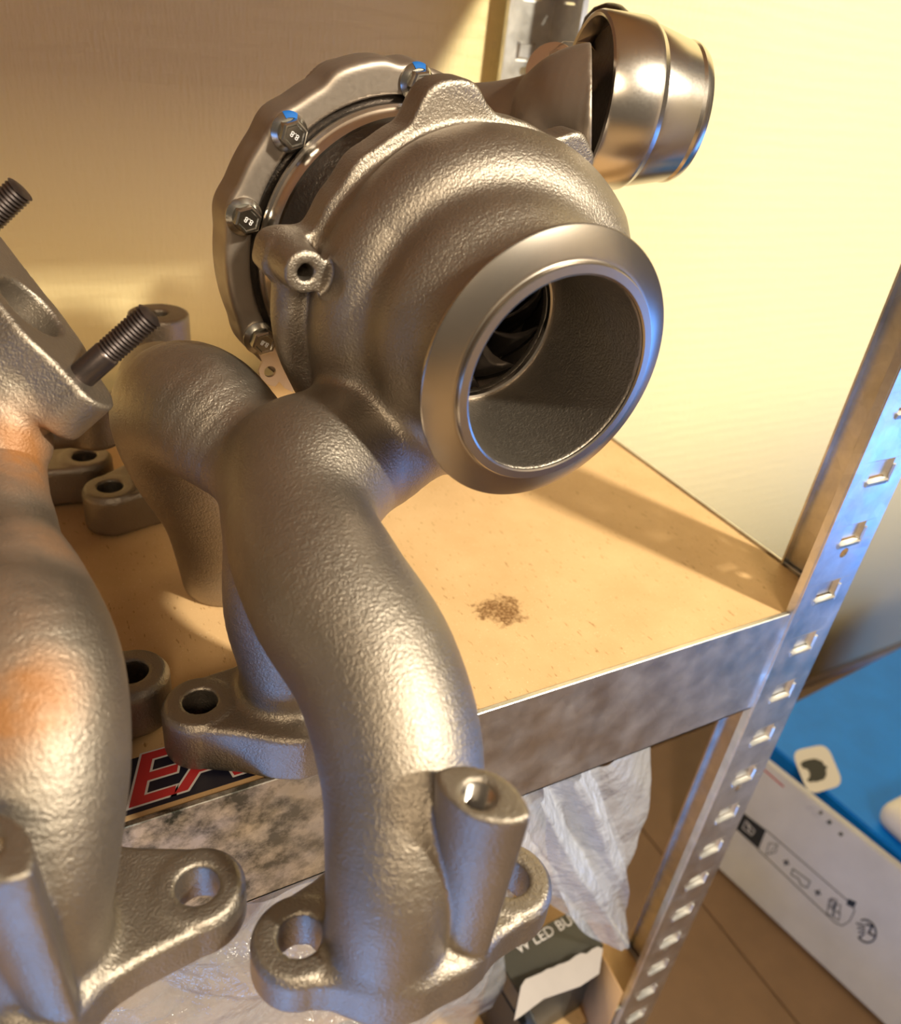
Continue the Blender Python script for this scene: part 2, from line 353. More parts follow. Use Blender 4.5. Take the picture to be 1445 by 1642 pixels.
def manifold(X, turbo):
    z = X[:, 2]; bs = np.array([0, 0]) if turbo else np.array([-15.8, -5.6])
    if turbo:
        d = chain(X, [(-277, -71, 8, 16), (-277, -70, 26, 16), (-275, -66, 42, 17), (-267.5, -52.2, 58, 21), (-267, -32, 74, 22), (-272, -9, 84, 22.5), (-272, 14, 91, 21.5), (-262, 34, 97, 21)])
        d = smin(d, chain(X, [(-272, 24, 8, 17), (-272, 24, 30, 17), (-274, 24, 55, 19), (-270, 28, 80, 21)]), 7)
        d = smin(d, chain(X, [(-262, 34, 95, 20), (-272, 54, 92, 18), (-284, 79, 98, 22.5), (-288, 98, 90, 24), (-284, 106, 68, 23), (-276, 110, 40, 20), (-272, 112, 8, 18)]), 14)
        d = smin(d, chain(X, [(-288, 96, 86, 18), (-288, 130, 84, 17), (-282, 168, 70, 18), (-276, 186, 40, 17), (-276, 188, 8, 17)]), 6)
    else:
        d = chain(X, [(-277, -71, 8, 16), (-277, -71, 28, 16.5), (-274, -68, 48, 18), (-270, -56, 66, 20), (-268, -40, 79, 20), (-269, -17, 84, 17.5), (-271, 6, 87, 14.5), (-268, 33, 96, 12), (-265, 37, 101, 12)])
        d = smin(d, chain(X, [(-290, 24, 8, 15), (-292, 22, 30, 15), (-290, 16, 60, 15), (-278, 4, 84, 14)]), 6)
        d = smin(d, chain(X, [(-272, 10, 88, 13), (-290, 60, 74, 13), (-302, 120, 62, 14), (-294, 176, 40, 15), (-288, 188, 8, 15)]), 6)
    # feet
    def foot(h1, c, h2, rc=24, z0=0):
        q = smin(seg2(X, h1, c, 12.5, rc), seg2(X, c, h2, rc, 12.5), 4); return ext(q, z, z0, 20, 2.5)
    F = foot((-298, -63), (-272, -66), (-240, -71), 21.5, 6.0)
    F = np.minimum(F, foot((-302, 26), (-272, 20), (-242, 16), 22)); 
    if turbo: F = np.minimum(F, foot((-272, 112), (-268, 114), (-250, 120), 19)); F = np.minimum(F, foot((-308, 174), (-276, 188), (-250, 200), 19))
    else: F = np.minimum(F, foot((-300, 190), (-272, 184), (-237, 175), 17))
    HS = [(-298, -63), (-240, -71), (-302, 26), (-242, 16), (-308, 174) if turbo else (-237, 175)]
    d = smin(d, F, 5)
    for hx, hy in HS:
        d = np.minimum(d, ext(circ2(X, (hx, hy), 11.5), z, 7 if hy < -50 else 0, 20.6, 1.2))
    # machined bosses on the first and last runner
    sc_ = .74 + .26 * np.clip((z - 20) / 60, 0, 1); cz = (1 - sc_) / .26
    cx_ = -263.8 + 2.8 * cz + bs[0]; cy_ = -81.4 + 1.6 * cz + bs[1]
    Y = np.stack([(X[:, 0] - cx_) / sc_, (X[:, 1] - cy_) / sc_], 1)
    al = smax(circ2(Y, (5.7, 4.1), 13.6), circ2(Y, (-5.7, -4.1), 13.6), .4) * sc_
    col = ext(al, z, 8, 80, .4)
    d = smin(d, ext(circ2(X, (-262 + bs[0], -76 + bs[1]), 12), z, 6, 20, 2.5), 4)
    d = smin(d, col, 1.2)
    if turbo:
        d = smin(d, ext(circ2(X, (-273, 218), 14), z, 20, 86, 1.0), 4)
        d = smin(d, chain(X, [(-273, 218, 30, 9), (-276, 196, 20, 12)]), 6)
    else:
        d = smin(d, smin(ext(circ2(X, (-232, 150), 10.5), z, 40, 60, 2), chain(X, [(-236, 150, 46, 7), (-262, 146, 50, 8), (-298, 140, 58, 10)]), 3), 4)
    if turbo:
        L, r, th, lx, lz = loc(X)
        R = np.interp(th, RT, RV); rc = 39.0; rt = R - 1 - rc
        vol = np.hypot(r - rc, (L - 53) * .80) - rt
        vol = smin(vol, np.hypot(r - 27, L - 30) - 15, 6)
        neck = smax(r - np.interp(L, [-5, -1.5, 4, 8, 52], [31.3, 31.6, 35.3, 35.6, 38]), np.maximum(-4.6 - L, L - 52), .5)
        vol = smin(vol, neck, 5)
        vol = np.minimum(vol, smax(r - 50, np.abs(L - 60) - 14, 3))
        wob = np.sin(np.radians(th) * 9) * .5 + np.sin(np.radians(th) * 23) * .25
        lob = 0
        for c, a, wd in ((95, 8.5, 11.5), (167, 11.5, 8), (44, 8, 8)):
            lob = lob + a * np.exp(-(np.abs(dang(th, c)) / wd) ** 4)
        rim = ext(r - (R + .5 + lob + wob), L, 65.5, 77, 1.6)
        vol = smin(vol, rim, 3)
        d = smin(d, vol, 9)
        # inlet from the collector into the scroll
        a = TP(46, 36, -115); d = smin(d, chain(X, [(-262, 34, 97, 21), (-240, 44, 98, 23), (a[0], a[1], a[2] + 2, 24), (-190, 48, 104, 20)]), 8)
        d = smin(d, chain(X, [(*TP(66, 55, 172), 6), (*TP(66, 54, -174), 7), (*TP(67, 54, -160), 7), (*TP(66, 54, -148), 7.5)]), 3)
        # threaded boss and web
        b0 = TP(52, 57, 166); b1 = TP(72, 57, 166)
        d = smin(d, chain(X, [(*b0, 6.4), (*b1, 7.5)]), 2)
        d = np.maximum(d, -(np.maximum(np.hypot(*( (X - b0) @ EX, (X - b0) @ EZ)) - 8.5, L - 51.5)))
        d = np.maximum(d, -np.maximum(np.hypot((X - b0) @ EX, (X - b0) @ EZ) - 2.6, L - 64))
        # bore
        rb = np.interp(L, [-10, -4.7, 38, 38.5, 60], [29.9, 29.8, 27.2, 25.5, 25.5])
        d = smax(d, -np.maximum(r - rb, L - 64), .6)
    for hx, hy in HS:
        d = smax(d, -ext(circ2(X, (hx, hy), 5.7), z, -5, 30, .1), .5)
    d = smax(d, -ext(circ2(X, np.array((-264.7, -81.4)) + bs, 3.7), z, 71, 90, .1), .5)
    if turbo: d = smax(d, -ext(circ2(X, (-273, 218), 4.6), z, 60, 100, .1), .6)
    return np.maximum(d, np.where(X[:, 1] < -36, 6.0, .2) - z)

# ================================================================== the room
RX0, RX1, RY0, RY1, RZ0, RZ1 = -2.6, 2.2, -2.6, .338, -.66, 1.9
def slab(name, lo, hi, m, kind='structure'):
    bm = bmesh.new(); box(bm, lo, hi); o = from_bm(name, bm, m); tag(o, kind=kind); return o
slab('wall_back', (RX0, RY1, RZ0), (RX1, RY1 + .1, RZ1), M['wall'])
slab('floor', (RX0, RY0, RZ0 - .05), (RX1, RY1 + .1, RZ0), M['floor'])
bm = bmesh.new(); box(bm, (RX0, RY1 - .012, RZ0), (RX1, RY1, RZ0 + .075), .003); tag(from_bm('baseboard_back', bm, M['base']), kind='structure')

# ================================================================== shelving unit
unit = empty('shelving_unit', (-.45, .163, RZ0))
tag(unit, 'galvanised steel shelving rack with slotted corner posts and hardboard shelves', 'shelving rack')
D = .326; FW = .035; PITCH = .0325
def flange(bm, P0, ux, inward, z0, z1, phase, hole_z=()):
    """one flange of an angle post: strip of width FW along ux from P0, pressed pockets with an open slit under each, round holes"""
    P0 = Vector(P0); ux = Vector(ux); iv = Vector(inward)
    def V(a, z, dpt=0): return bm.verts.new(P0 + ux * a + Vector((0, 0, z)) + iv * dpt)
    sx0, sx1 = .0105, .0245
    k0 = math.floor((z0 - phase) / PITCH); k1 = math.ceil((z1 - phase) / PITCH)
    def quad(a0, a1, za, zb):
        za = max(za, z0); zb = min(zb, z1)
        if zb > za: bm.faces.new((V(a0, za), V(a1, za), V(a1, zb), V(a0, zb)))
    for k in range(k0, k1 + 1):
        zc = phase + k * PITCH; b, t = zc - .0055, zc + .0055
        if b - .003 < z0 or t > z1:
            quad(0, FW, zc - PITCH / 2, zc + PITCH / 2); continue
        quad(0, FW, t, zc + PITCH / 2 if zc + PITCH / 2 < z1 else z1)
        quad(0, sx0, b, t); quad(sx1, FW, b, t)
        hz = [h for h in hole_z if zc - PITCH / 2 - .002 < h + .0 < b]
        if hz:
            # octagon hole in the solid strip under the slot
            c = Vector((.0175, (zc - PITCH / 2 + b) / 2)); R = .0027; za, zb = zc - PITCH / 2, b
            n = 16; inner = [V(c.x + R * math.cos(2 * PI * i / n), c.y + R * math.sin(2 * PI * i / n)) for i in range(n)]
            outer = []
            for i in range(n):
                a = 2 * PI * i / n; dx, dz = math.cos(a), math.sin(a)
                s = min((FW - c.x if dx > 0 else c.x) / max(abs(dx), 1e-6), ((zb - za) / 2) / max(abs(dz), 1e-6))
                outer.append(V(c.x + dx * s, c.y + dz * s))
            for i in range(n):
                j = (i + 1) % n; bm.faces.new((inner[i], inner[j], outer[j], outer[i]))
            for ca, cz in ((0, za), (FW, za), (0, zb), (FW, zb)):
                near = sorted(range(n), key=lambda i: (outer[i].co - V(ca, cz).co).length)
            for i in range(n):
                j = (i + 1) % n; a, bb = outer[i].co, outer[j].co
                la, lb = (a - P0).dot(ux), (bb - P0).dot(ux)
                onx = lambda l: l < 1e-5 or l > FW - 1e-5
                if onx(la) != onx(lb):
                    cx = 0 if min(la, lb) < FW / 2 and (la < 1e-5 or lb < 1e-5) else FW
                    cz = za if min(a.z, bb.z) - P0.z < za + 1e-5 else zb
                    bm.faces.new((outer[i], outer[j], V(cx, cz)))
        else:
            quad(0, FW, zc - PITCH / 2 if zc - PITCH / 2 > z0 else z0, b)
        # pocket: pressed plate with sloped sides, slit left open along the bottom
        i0, i1, pb, pt, dp = sx0 + .0018, sx1 - .0018, b + .0022, t - .0015, .0016
        f = [V(sx0, b), V(sx1, b), V(sx1, t), V(sx0, t)]; g = [V(i0, pb, dp), V(i1, pb, dp), V(i1, pt, dp), V(i0, pt, dp)]
        bm.faces.new(g); bm.faces.new((f[1], f[2], g[2], g[1])); bm.faces.new((f[2], f[3], g[3], g[2])); bm.faces.new((f[3], f[0], g[0], g[3]))
        # rolled lips along the bottom and one side of the slit
        h = [V(sx0, b - .0016, -.0004), V(sx1, b - .0016, -.0004), V(sx1, b + .0002, -.0012), V(sx0, b + .0002, -.0012)]
        bm.faces.new(h); bm.faces.new((h[3], h[2], V(sx1, b + .0006, .001), V(sx0, b + .0006, .001)))
        h = [V(sx0 - .0016, b - .001, -.0003), V(sx0 - .0016, t * .7 + b * .3, -.0003), V(sx0, t * .7 + b * .3, -.0012), V(sx0, b - .001, -.0012)]
        bm.faces.new(h)
def post(x, y, sx, sy, z0, z1):
    """angle post, corner at (x,y); flanges run towards sx and sy"""
    bm = bmesh.new()
    flange(bm, (x, y, 0), (sx, 0, 0), (0, sy, 0), z0, z1, .0115, (.029 - .002, -.131, .191, -.293))
    flange(bm, (x, y, 0), (0, sy, 0), (sx, 0, 0), z0, z1, .0115, (.029 - .002, -.131, .191, -.293))
    # folded edges
    for P, u, v in (((x + sx * FW, y, 0), (0, sy), .004), ((x, y + sy * FW, 0), (sx, 0), .004)):
        a = [bm.verts.new((P[0], P[1], z0)), bm.verts.new((P[0] + u[0] * v, P[1] + u[1] * v, z0)), bm.verts.new((P[0] + u[0] * v, P[1] + u[1] * v, z1)), bm.verts.new((P[0], P[1], z1))]
        bm.faces.new(a)
    bmesh.ops.remove_doubles(bm, verts=bm.verts, dist=1e-6)
    bmesh.ops.delete(bm, geom=[v for v in bm.verts if not v.link_faces], context='VERTS')
    o = from_bm('post', bm, M['galv'], unit)
    s = o.modifiers.new('sheet', 'SOLIDIFY'); s.thickness = .0011; s.offset = 0
    return o
post(0, 0, -1, 1, RZ0, .80); post(0, D, -1, -1, RZ0, .80); post(-.90, 0, 1, 1, RZ0, .80); post(-.90, D, 1, -1, RZ0, .80)
def shelf(z):
    bm = bmesh.new()
    for lo, hi in (((-.896, .0015, z - .062), (-.0025, .003, z + .0004)), ((-.896, .0015, z - .062), (-.0025, .012, z - .0606)), ((-.896, .0015, z - .0002), (-.0025, .0038, z + .0006))):
        box(bm, lo, hi, .0003, seg=1)
    from_bm('front_beam', bm, M['beam'], unit)
    bm = bmesh.new(); box(bm, (-.896, D - .003, z - .062), (-.0025, D - .0015, z + .0004), .0003, seg=1); box(bm, (-.896, D - .0045, z - .0002), (-.0025, D - .0015, z + .0006)); from_bm('back_beam', bm, M['galv'], unit)
    for x in (-.003, -.8985):
        bm = bmesh.new(); box(bm, (x, .003, z - .062), (x + .0015, D - .003, z + .0004), .0003, seg=1); from_bm('side_beam', bm, M['galv'], unit)
    bm = bmesh.new(); box(bm, (-.8965, .0042, z - .0065), (-.0045, D - .0048, z - .0004), .0004, seg=1); from_bm('shelf_board', bm, M['board'], unit)
shelf(0.0); shelf(-.357); shelf(.375)

# ================================================================== turbocharger on its manifold
turbo = empty('turbocharger_with_manifold', (-.25, .08, 0))
tag(turbo, 'turbocharger with a round machined outlet ring on a curved cast exhaust manifold', 'turbocharger')
P, F = surface_nets(lambda X: manifold(X, True), (-325, -112, -2), (-112, 236, 214), 1.0)
mesh_np('manifold_and_turbine_housing', P, F, M['cast'], turbo)
# outlet ring
bm = bmesh.new()
lathe(bm, [(7.5, 35.6), (6.2, 36.5), (1.6, 41.6), (.9, 42.0), (0, 42.07), (-.3, 41.8), (-3.4, 34.7), (-3.5, 33.7), (-3.7, 33.3), (-4.9, 33.2), (-5.3, 32.9), (-5.4, 30.6), (-5.1, 30.0), (-4.7, 29.95), (-4.6, 30.8)], TMM, 192, closed=True)
from_bm('outlet_ring', bm, M['machined'], turbo, angle=20)
bm = bmesh.new(); lathe(bm, [(37.2, 27.6), (36.9, 26.6), (37.2, 25.9), (38.5, 25.6), (48, 25.2), (48, 26.2), (39, 27.8)], TMM, 128, closed=True)
from_bm('shroud_ring', bm, M['bright'], turbo, angle=25)
# turbine wheel
bm = bmesh.new(); lathe(bm, [(36, 0), (36, 3), (37, 4.2), (43, 4.8), (50, 8), (56, 15), (60, 22), (62, 24), (63, 0)], TMM, 64)
hub = from_bm('turbine_wheel', bm, M['black'], turbo, angle=35)
for k in range(10):
    bm = bmesh.new(); g = []
    for i in range(9):
        u = i / 8; L = 39.5 + 19 * u; r0 = 4 + 14 * u ** 2; r1 = 24.6; row = []
        for j in range(5):
            v = j / 4; r = r0 + (r1 - r0) * v; a = k * 2 * PI / 10 + (1 - u) ** 1.6 * 1.1 * (.5 + .5 * v)
            row.append(Vector((r * math.cos(a), r * math.sin(a), L)))
        g.append([bm.verts.new(TMM @ p) for p in row])
    for i in range(8):
        for j in range(4): bm.faces.new((g[i][j], g[i + 1][j], g[i + 1][j + 1], g[i][j + 1]))
    o = from_bm('blade', bm, M['black'], hub, smooth=True)
    o.matrix_parent_inverse = Matrix.Identity(4); s = o.modifiers.new('t', 'SOLIDIFY'); s.thickness = .0007
# centre housing between turbine and compressor
bm = bmesh.new(); lathe(bm, [(76, 30), (76.5, 38), (84, 38.5), (90, 42), (94, 47), (98, 50)], TMM, 128)
from_bm('centre_housing', bm, M['dark'], turbo, angle=40)
bm = bmesh.new(); lathe(bm, [(97, 48.5), (97, 50.2), (99, 51.8), (101.5, 52.2), (102.2, 53.0), (103.4, 53.2), (104, 52.2), (106, 52), (106, 48.5)], TMM, 160, closed=True)
from_bm('retaining_ring', bm, M['bright'], turbo, angle=30)
bm = bmesh.new(); lathe(bm, [(107.5, 40), (107.5, 57), (112, 57), (112, 40)], TMM, 96, closed=True); from_bm('backplate', bm, M['dark'], turbo, angle=30)
# compressor housing
BOLTS = (135, 165.2, -151, 87, 45, 5, -45, -98)
DUCT = [at(735, 190, .335), at(800, 190, .325), at(870, 186, .314), at(925, 188, .305), at(975, 190, .300)]
DUCT = np.array([[*(np.array(p) * 1000)] for p in DUCT])
ddir = CR[0] * .985 - CR[2] * .15; ddir /= np.linalg.norm(ddir)
dend = np.array(at(947, 188, .302)) * 1000
def compressor(X):
    L, r, th, lx, lz = loc(X)
    lob = 0
    for c in BOLTS: lob = lob + .7 * np.exp(-(dang(th, c) / 7.0) ** 4)
    lob = lob + 2.4 * np.exp(-(np.abs(dang(th, 105)) / 11) ** 6)
    d = ext(r - (63.8 + lob), L, 105.2, 120, 2.2)
    d = smin(d, ext(r - 63.3, L, 108, 128, 8), 4)
    d = smin(d, np.hypot(r - 38, L - 138) - 17, 5)
    d = smin(d, np.maximum(np.hypot((X - TP(128, 0, 0)) @ EX - 46 * math.cos(math.radians(104)), (X - TP(128, 0, 0)) @ EZ - 46 * math.sin(math.radians(104))) - 17, np.abs(L - 124) - 12), 6)
    for c in BOLTS:
        p = TP(110, 59.3, c); q = TP(118, 59.3, c); d = smin(d, chain(X, [(*p, 4.8), (*q, 5.2)]), 5)
    d = np.maximum(d, 105.2 - L)
    d = smax(d, -np.maximum(r - 55, L - 112), .8)
    du = chain(X, [(*DUCT[0], 13), (*DUCT[1], 13.5), (*DUCT[2], 16), (*DUCT[3], 23.5), (*DUCT[4], 25.5)])
    di = chain(X, [(*DUCT[1], 10), (*DUCT[2], 13), (*DUCT[3], 20.5), (*DUCT[4], 22.5)])
    d = smin(d, du, 6)
    cut = (X - dend) @ ddir
    d = smax(d, np.where((X - TC) @ EX > 20, cut, -50), .8)
    d = smax(d, -di, .8)
    return d
P, F = surface_nets(compressor, (-290, 56, 48), (-88, 170, 232), 1.0)
mesh_np('compressor_housing', P, F, M['alu'], turbo)
def text_mesh(name, s, size, mtx, m, parent, ext_=.0001, shear=0, offset=0, align='CENTER'):
    cu = bpy.data.curves.new(name, 'FONT'); cu.body = s; cu.size = size; cu.extrude = ext_; cu.shear = shear; cu.offset = offset
    cu.align_x = align; cu.align_y = 'CENTER'; cu.resolution_u = 3
    tmp = bpy.data.objects.new('tmp', cu); C.objects.link(tmp)
    dg = bpy.context.evaluated_depsgraph_get(); me = bpy.data.meshes.new_from_object(tmp.evaluated_get(dg)); bpy.data.objects.remove(tmp)
    me.transform(mtx); me.materials.clear(); return link(name, me, m, parent, smooth=False)
def bolt(c, blue, spin):
    p = Vector(TP(105.2, 59.3, c)) / 1000; fm = frame(p, TN, EX) @ Matrix.Rotation(spin, 4, 'Z') @ Matrix.Scale(.001, 4)
    bm = bmesh.new(); lathe(bm, [(0, 0), (0, 6.2), (.9, 6.3), (1.6, 5.6), (2.4, 4.6), (2.4, 0)], fm, 36)
    # hexagonal head with chamfer and dished top
    hx = lambda R, z: [bm.verts.new(fm @ Vector((R * math.cos(PI * k / 3), R * math.sin(PI * k / 3), z))) for k in range(6)]
    a, b_, c_, d_, e_ = hx(4.7, 1.5), hx(4.7, 5.6), hx(4.1, 6.2), hx(3.5, 6.2), hx(3.1, 5.7)
    for A, B in ((a, b_), (b_, c_), (c_, d_), (d_, e_)):
        for k in range(6): bm.faces.new((A[k], A[(k + 1) % 6], B[(k + 1) % 6], B[k]))
    bm.faces.new(e_)
    o = from_bm('bolt', bm, M['zinc'], turbo, angle=25)
    if blue:
        bm = bmesh.new(); fr = frame(p, TN, EX) @ Matrix.Scale(.001, 4); vs = []
        for rr, zz in ((6.42, .1), (6.42, .95), (5.7, 1.75), (4.75, 2.6)):
            vs.append([bm.verts.new(fr @ Vector((rr * math.cos(a_), rr * math.sin(a_), zz))) for a_ in np.linspace(math.radians(66), math.radians(112), 8)])
        fl = frame(p, TN, EX)
        for A, B in zip(vs[:-1], vs[1:]):
            for k in range(7): bm.faces.new((A[k], A[k + 1], B[k + 1], B[k]))
        mk = from_bm('paint_mark', bm, M['bluepaint'], o, smooth=True); mk.matrix_parent_inverse = Matrix.Identity(4); mk['label'] = 'blue paint mark'
    t = text_mesh('grade_mark', '8.8', .0026, frame(p + Vector(TN) * .0059, TN, EX) @ Matrix.Rotation(2.6, 4, 'Z'), M['paperwhite'], o)
    t.matrix_parent_inverse = Matrix.Identity(4)
bolt_up = EX  # frame x axis
for i, c in enumerate(BOLTS): bolt(c, i in (0, 3), .3 + i)
# clip plate at the lowest visible bolt
pl = Vector(TP(104.4, 0, 0)) / 1000; nl = Vector(TN)
fm = frame(pl, -TN, EX); inv = fm.inverted()
def flatpoly(pts): return [tuple((inv @ onpl(x, y, pl, nl))[:2]) for x, y in pts]
poly = flatpoly([(408, 556), (414, 545), (432, 545), (440, 556), (446, 572), (452, 584), (461, 602), (463, 607), (471, 618), (470, 629), (456, 622), (448, 612), (441, 620), (428, 616), (418, 606), (415, 595), (421, 580), (414, 566)])
ctr = inv @ onpl(433, 596, pl, nl)
bm = bmesh.new(); prism(bm, poly, .0012, fm); o = from_bm('clip_plate', bm, M['tabmetal'], turbo); o['label'] = 'pale sheet clip with a round hole'
bm = bmesh.new(); prism(bm, [(ctr.x + .0023 * math.cos(a), ctr.y + .0023 * math.sin(a)) for a in np.linspace(0, 2 * PI, 24, endpoint=False)], .0060, fm @ Matrix.Translation((0, 0, -.002)))
hc = from_bm('hole_cutter', bm, None, turbo); bo = o.modifiers.new('h', 'BOOLEAN'); bo.object = hc; bo.solver = 'EXACT'
dg = bpy.context.evaluated_depsgraph_get(); me = bpy.data.meshes.new_from_object(o.evaluated_get(dg)); o.modifiers.clear(); o.data = me; bpy.data.objects.remove(hc)
if not me.materials: me.materials.append(M['tabmetal'])
# actuator canister right of the duct
ca = Vector(CR[0] * .93 + CR[1] * .02 + CR[2] * .22).normalized()
cp = at(935, 160, .318); cm = frame(cp, ca, (0, 0, 1)) @ Matrix.Scale(.001, 4)
bm = bmesh.new(); lathe(bm, [(6, 0), (6, 26.5), (0, 28.8), (-.6, 29.8), (0, 30.8), (1.5, 31.3), (18, 31.6), (19.5, 31.2), (21, 30.2), (22, 29.6), (24, 29.4), (32, 27.6), (38, 26.2), (39.5, 26.4), (41, 26.0), (43, 24.8), (43.4, 22), (43.4, 0)], cm, 128)
can = from_bm('actuator_canister', bm, M['bright'], turbo, angle=18); cu_ = frame(cp, ca, (0, 0, 1)); localize(can, cu_)
bm = bmesh.new(); lathe(bm, [(5.8, 26.3), (4, 12), (3.5, 0)], cm, 64); o = from_bm('canister_face', bm, M['dark'], can, smooth=True); o.matrix_parent_inverse = (Matrix.Translation(-turbo.location) @ Matrix.Translation(turbo.location) @ cu_).inverted()
# mounting bracket: washer plate, bent arm, blue-marked nut, dark dome behind the canister
bp = at(884, 112, .335); bf = frame(bp, Vector(-CR[2] + CR[0] * -.35), (0, 0, 1)) @ Matrix.Scale(.001, 4)
bm = bmesh.new(); lathe(bm, [(0, 0), (0, 10.2), (1.6, 10.6), (2.4, 10.2), (2.4, 0)], bf, 48)
A = [at(872, 92, .334), at(905, 66, .330), at(945, 68, .322), at(962, 92, .318)]; B_ = [p + Vector(CR[2]) * .012 for p in A]
va = [bm.verts.new(p) for p in A]; vb = [bm.verts.new(p + Vector((0, 0, .006))) for p in B_]
for k in range(3): bm.faces.new((va[k], va[k + 1], vb[k + 1], vb[k]))
o = from_bm('actuator_bracket', bm, M['tabmetal'], turbo, angle=30)
bm = bmesh.new(); fm2 = frame(at(892, 100, .329), Vector(-CR[2] + CR[0] * -.2), (0, 0, 1)) @ Matrix.Scale(.001, 4)
prism(bm, [(3.4 * math.cos(k * PI / 3), 3.4 * math.sin(k * PI / 3)) for k in range(6)], 4, fm2); nt = from_bm('bracket_nut', bm, M['zinc'], turbo)
bm = bmesh.new(); prism(bm, [(-3.2, -3), (-1, -3.6), (-1, 3.6), (-3.2, 3)], 4.2, fm2); o = from_bm('paint_mark', bm, M['bluepaint'], nt); o.matrix_parent_inverse = Matrix.Identity(4); o['label'] = 'blue paint mark'
bm = bmesh.new(); lathe(bm, [(-6, 12), (0, 12), (4, 11.4), (8, 8.5), (10.5, 4), (11, 0)], frame(at(975, 52, .352), Vector(-CR[1] * .6 - CR[2] * .6 + CR[0] * .1), (1, 0, 0)) @ Matrix.Scale(.001, 4), 48)
from_bm('canister_cap', bm, M['dark'], turbo, smooth=True)
# little rod from the canister back to the housing
def tube(bm, a, b, r, n=20):
    a = Vector(a); b = Vector(b); f = frame(a, b - a, (0, 0, 1) if abs((b - a).normalized().z) < .9 else (1, 0, 0)); L = (b - a).length
    lathe(bm, [(0, 0), (0, r), (L, r), (L, 0)], f, n)
bm = bmesh.new(); tube(bm, at(905, 165, .345), cp + ca * .006, .004); from_bm('actuator_rod', bm, M['stud'], turbo, angle=40)

# ================================================================== bare manifold at the left
OFF = np.array([-78.0, 32.0, 0])
bare = empty('exhaust_manifold', (-.35, .11, 0))
tag(bare, 'bare cast exhaust manifold with rusty patches and a studded flange, at the left edge', 'exhaust manifold')
P, F = surface_nets(lambda X: manifold(X, False), (-325, -112, -2), (-222, 236, 130), 1.15)
# rust-patched version of the cast material
m = M['cast'].copy(); m.name = 'rusty_cast_iron'; t = m.node_tree; b = t.nodes['Principled BSDF']
src = b.inputs['Base Color'].links[0].from_socket; v = coords(t); nz = noise(t, v, 28, 4, .6)
tot = None
for (px, py, dd, rad) in ((25, 730, .225, .020), (60, 915, .205, .016), (30, 1130, .17, .018), (15, 1010, .185, .016)):
    p = at(px, py, dd)
    s = nd(t, 'ShaderNodeVectorMath', operation='DISTANCE'); t.links.new(v, s.inputs[0]); s.inputs[1].default_value = p
    r = nd(t, 'ShaderNodeMapRange'); r.inputs[1].default_value = rad; r.inputs[2].default_value = rad * .35; r.inputs[3].default_value = 0; r.inputs[4].default_value = 1; t.links.new(s.outputs['Value'], r.inputs[0])
    if tot is None: tot = r.outputs[0]
    else:
        a_ = nd(t, 'ShaderNodeMath', operation='MAXIMUM'); t.links.new(tot, a_.inputs[0]); t.links.new(r.outputs[0], a_.inputs[1]); tot = a_.outputs[0]
mu = nd(t, 'ShaderNodeMath', operation='MULTIPLY'); t.links.new(tot, mu.inputs[0]); t.links.new(ramp(t, nz, [(.38, (.1,) * 3), (.58, (1,) * 3)]), mu.inputs[1])
t.links.new(mixc(t, mu.outputs[0], src, (.31, .14, .05)), b.inputs['Base Color'])
inv_ = nd(t, 'ShaderNodeMath', operation='MULTIPLY_ADD'); t.links.new(mu.outputs[0], inv_.inputs[0]); inv_.inputs[1].default_value = -.75; inv_.inputs[2].default_value = .93; t.links.new(inv_.outputs[0], b.inputs['Metallic'])
M['rust'] = m
mesh_np('manifold_casting', P + OFF, F, M['rust'], bare)
# turbo flange plate with oval port and two studs
pn = Vector(.99 * (.79 * CR[0] - .61 * CR[1]) - .16 * CR[2]).normalized(); e1 = Vector(.61 * CR[0] + .79 * CR[1]); 
pc = at(50, 492, .235); pf = frame(pc, pn, e1)
def plate(X):
    q = (X - np.array(pc) * 1000); a = q @ np.array(pf.col[0][:3]); c = q @ np.array(pf.col[1][:3]); z = q @ np.array(pn)
    Y = np.stack([a, c, z], 1)
    d2 = smin(seg2(Y, (-28, 0), (8, 0), 15, 15), seg2(Y, (0, 0), (29, 0), 15, 8.5), 3)
    d = ext(d2, z, -16, 0, 1.2)
    n = chain(X, [(*(np.array(pc) * 1000 - np.array(pn) * 14), 11), (*(np.array(at(8, 650, .236)) * 1000), 12.2), (*(np.array(at(4, 740, .235)) * 1000), 12)])
    d = smin(d, n, 5)
    port = np.hypot(a / 1.05, c) - 10.0
    return smax(d, -np.maximum(port, -13 - z), .8)
P, F = surface_nets(plate, (-402, 10, 66), (-288, 142, 178), 1.2)
mesh_np('turbo_flange', P, F, M['rust'], bare)
def stud(e, L0, L1, r=.0040):
    bm = bmesh.new(); pr = [(-.004, 0), (-.004, r), (L0, r), (L0 + .0006, r * .93)]
    z = L0 + .001
    while z < L1: pr += [(z, r * .84), (z + .0006, r * 1.0)]; z += .0012
    pr += [(L1, r * .8), (L1 + .0006, r * .6), (L1 + .0006, 0)]
    lathe(bm, pr, pf @ Matrix.Translation((e, -.001, 0)), 32); o = from_bm('stud', bm, M['stud'], bare, angle=50); o['label'] = 'dark threaded stud'
stud(.0255, .010, .0275); stud(-.0265, .006, .0195)

# threads inside the two tapped bosses
for par, dx, dy in ((turbo, 0, 0), (bare, -78 - 15.8, 32 - 5.6)):
    bm = bmesh.new(); pr = [(79.2, 4.2)]; zz = 79.0
    while zz > 71.5: pr += [(zz, 3.75), (zz - .45, 3.15)]; zz -= .9
    lathe(bm, pr + [(71.2, 3.6), (71.2, 0)], Matrix.Translation(((-264.7 + dx) / 1000, (-81.4 + dy) / 1000, 0)) @ Matrix.Scale(.001, 4), 40)
    o = from_bm('thread', bm, M['bright'], par, angle=30)
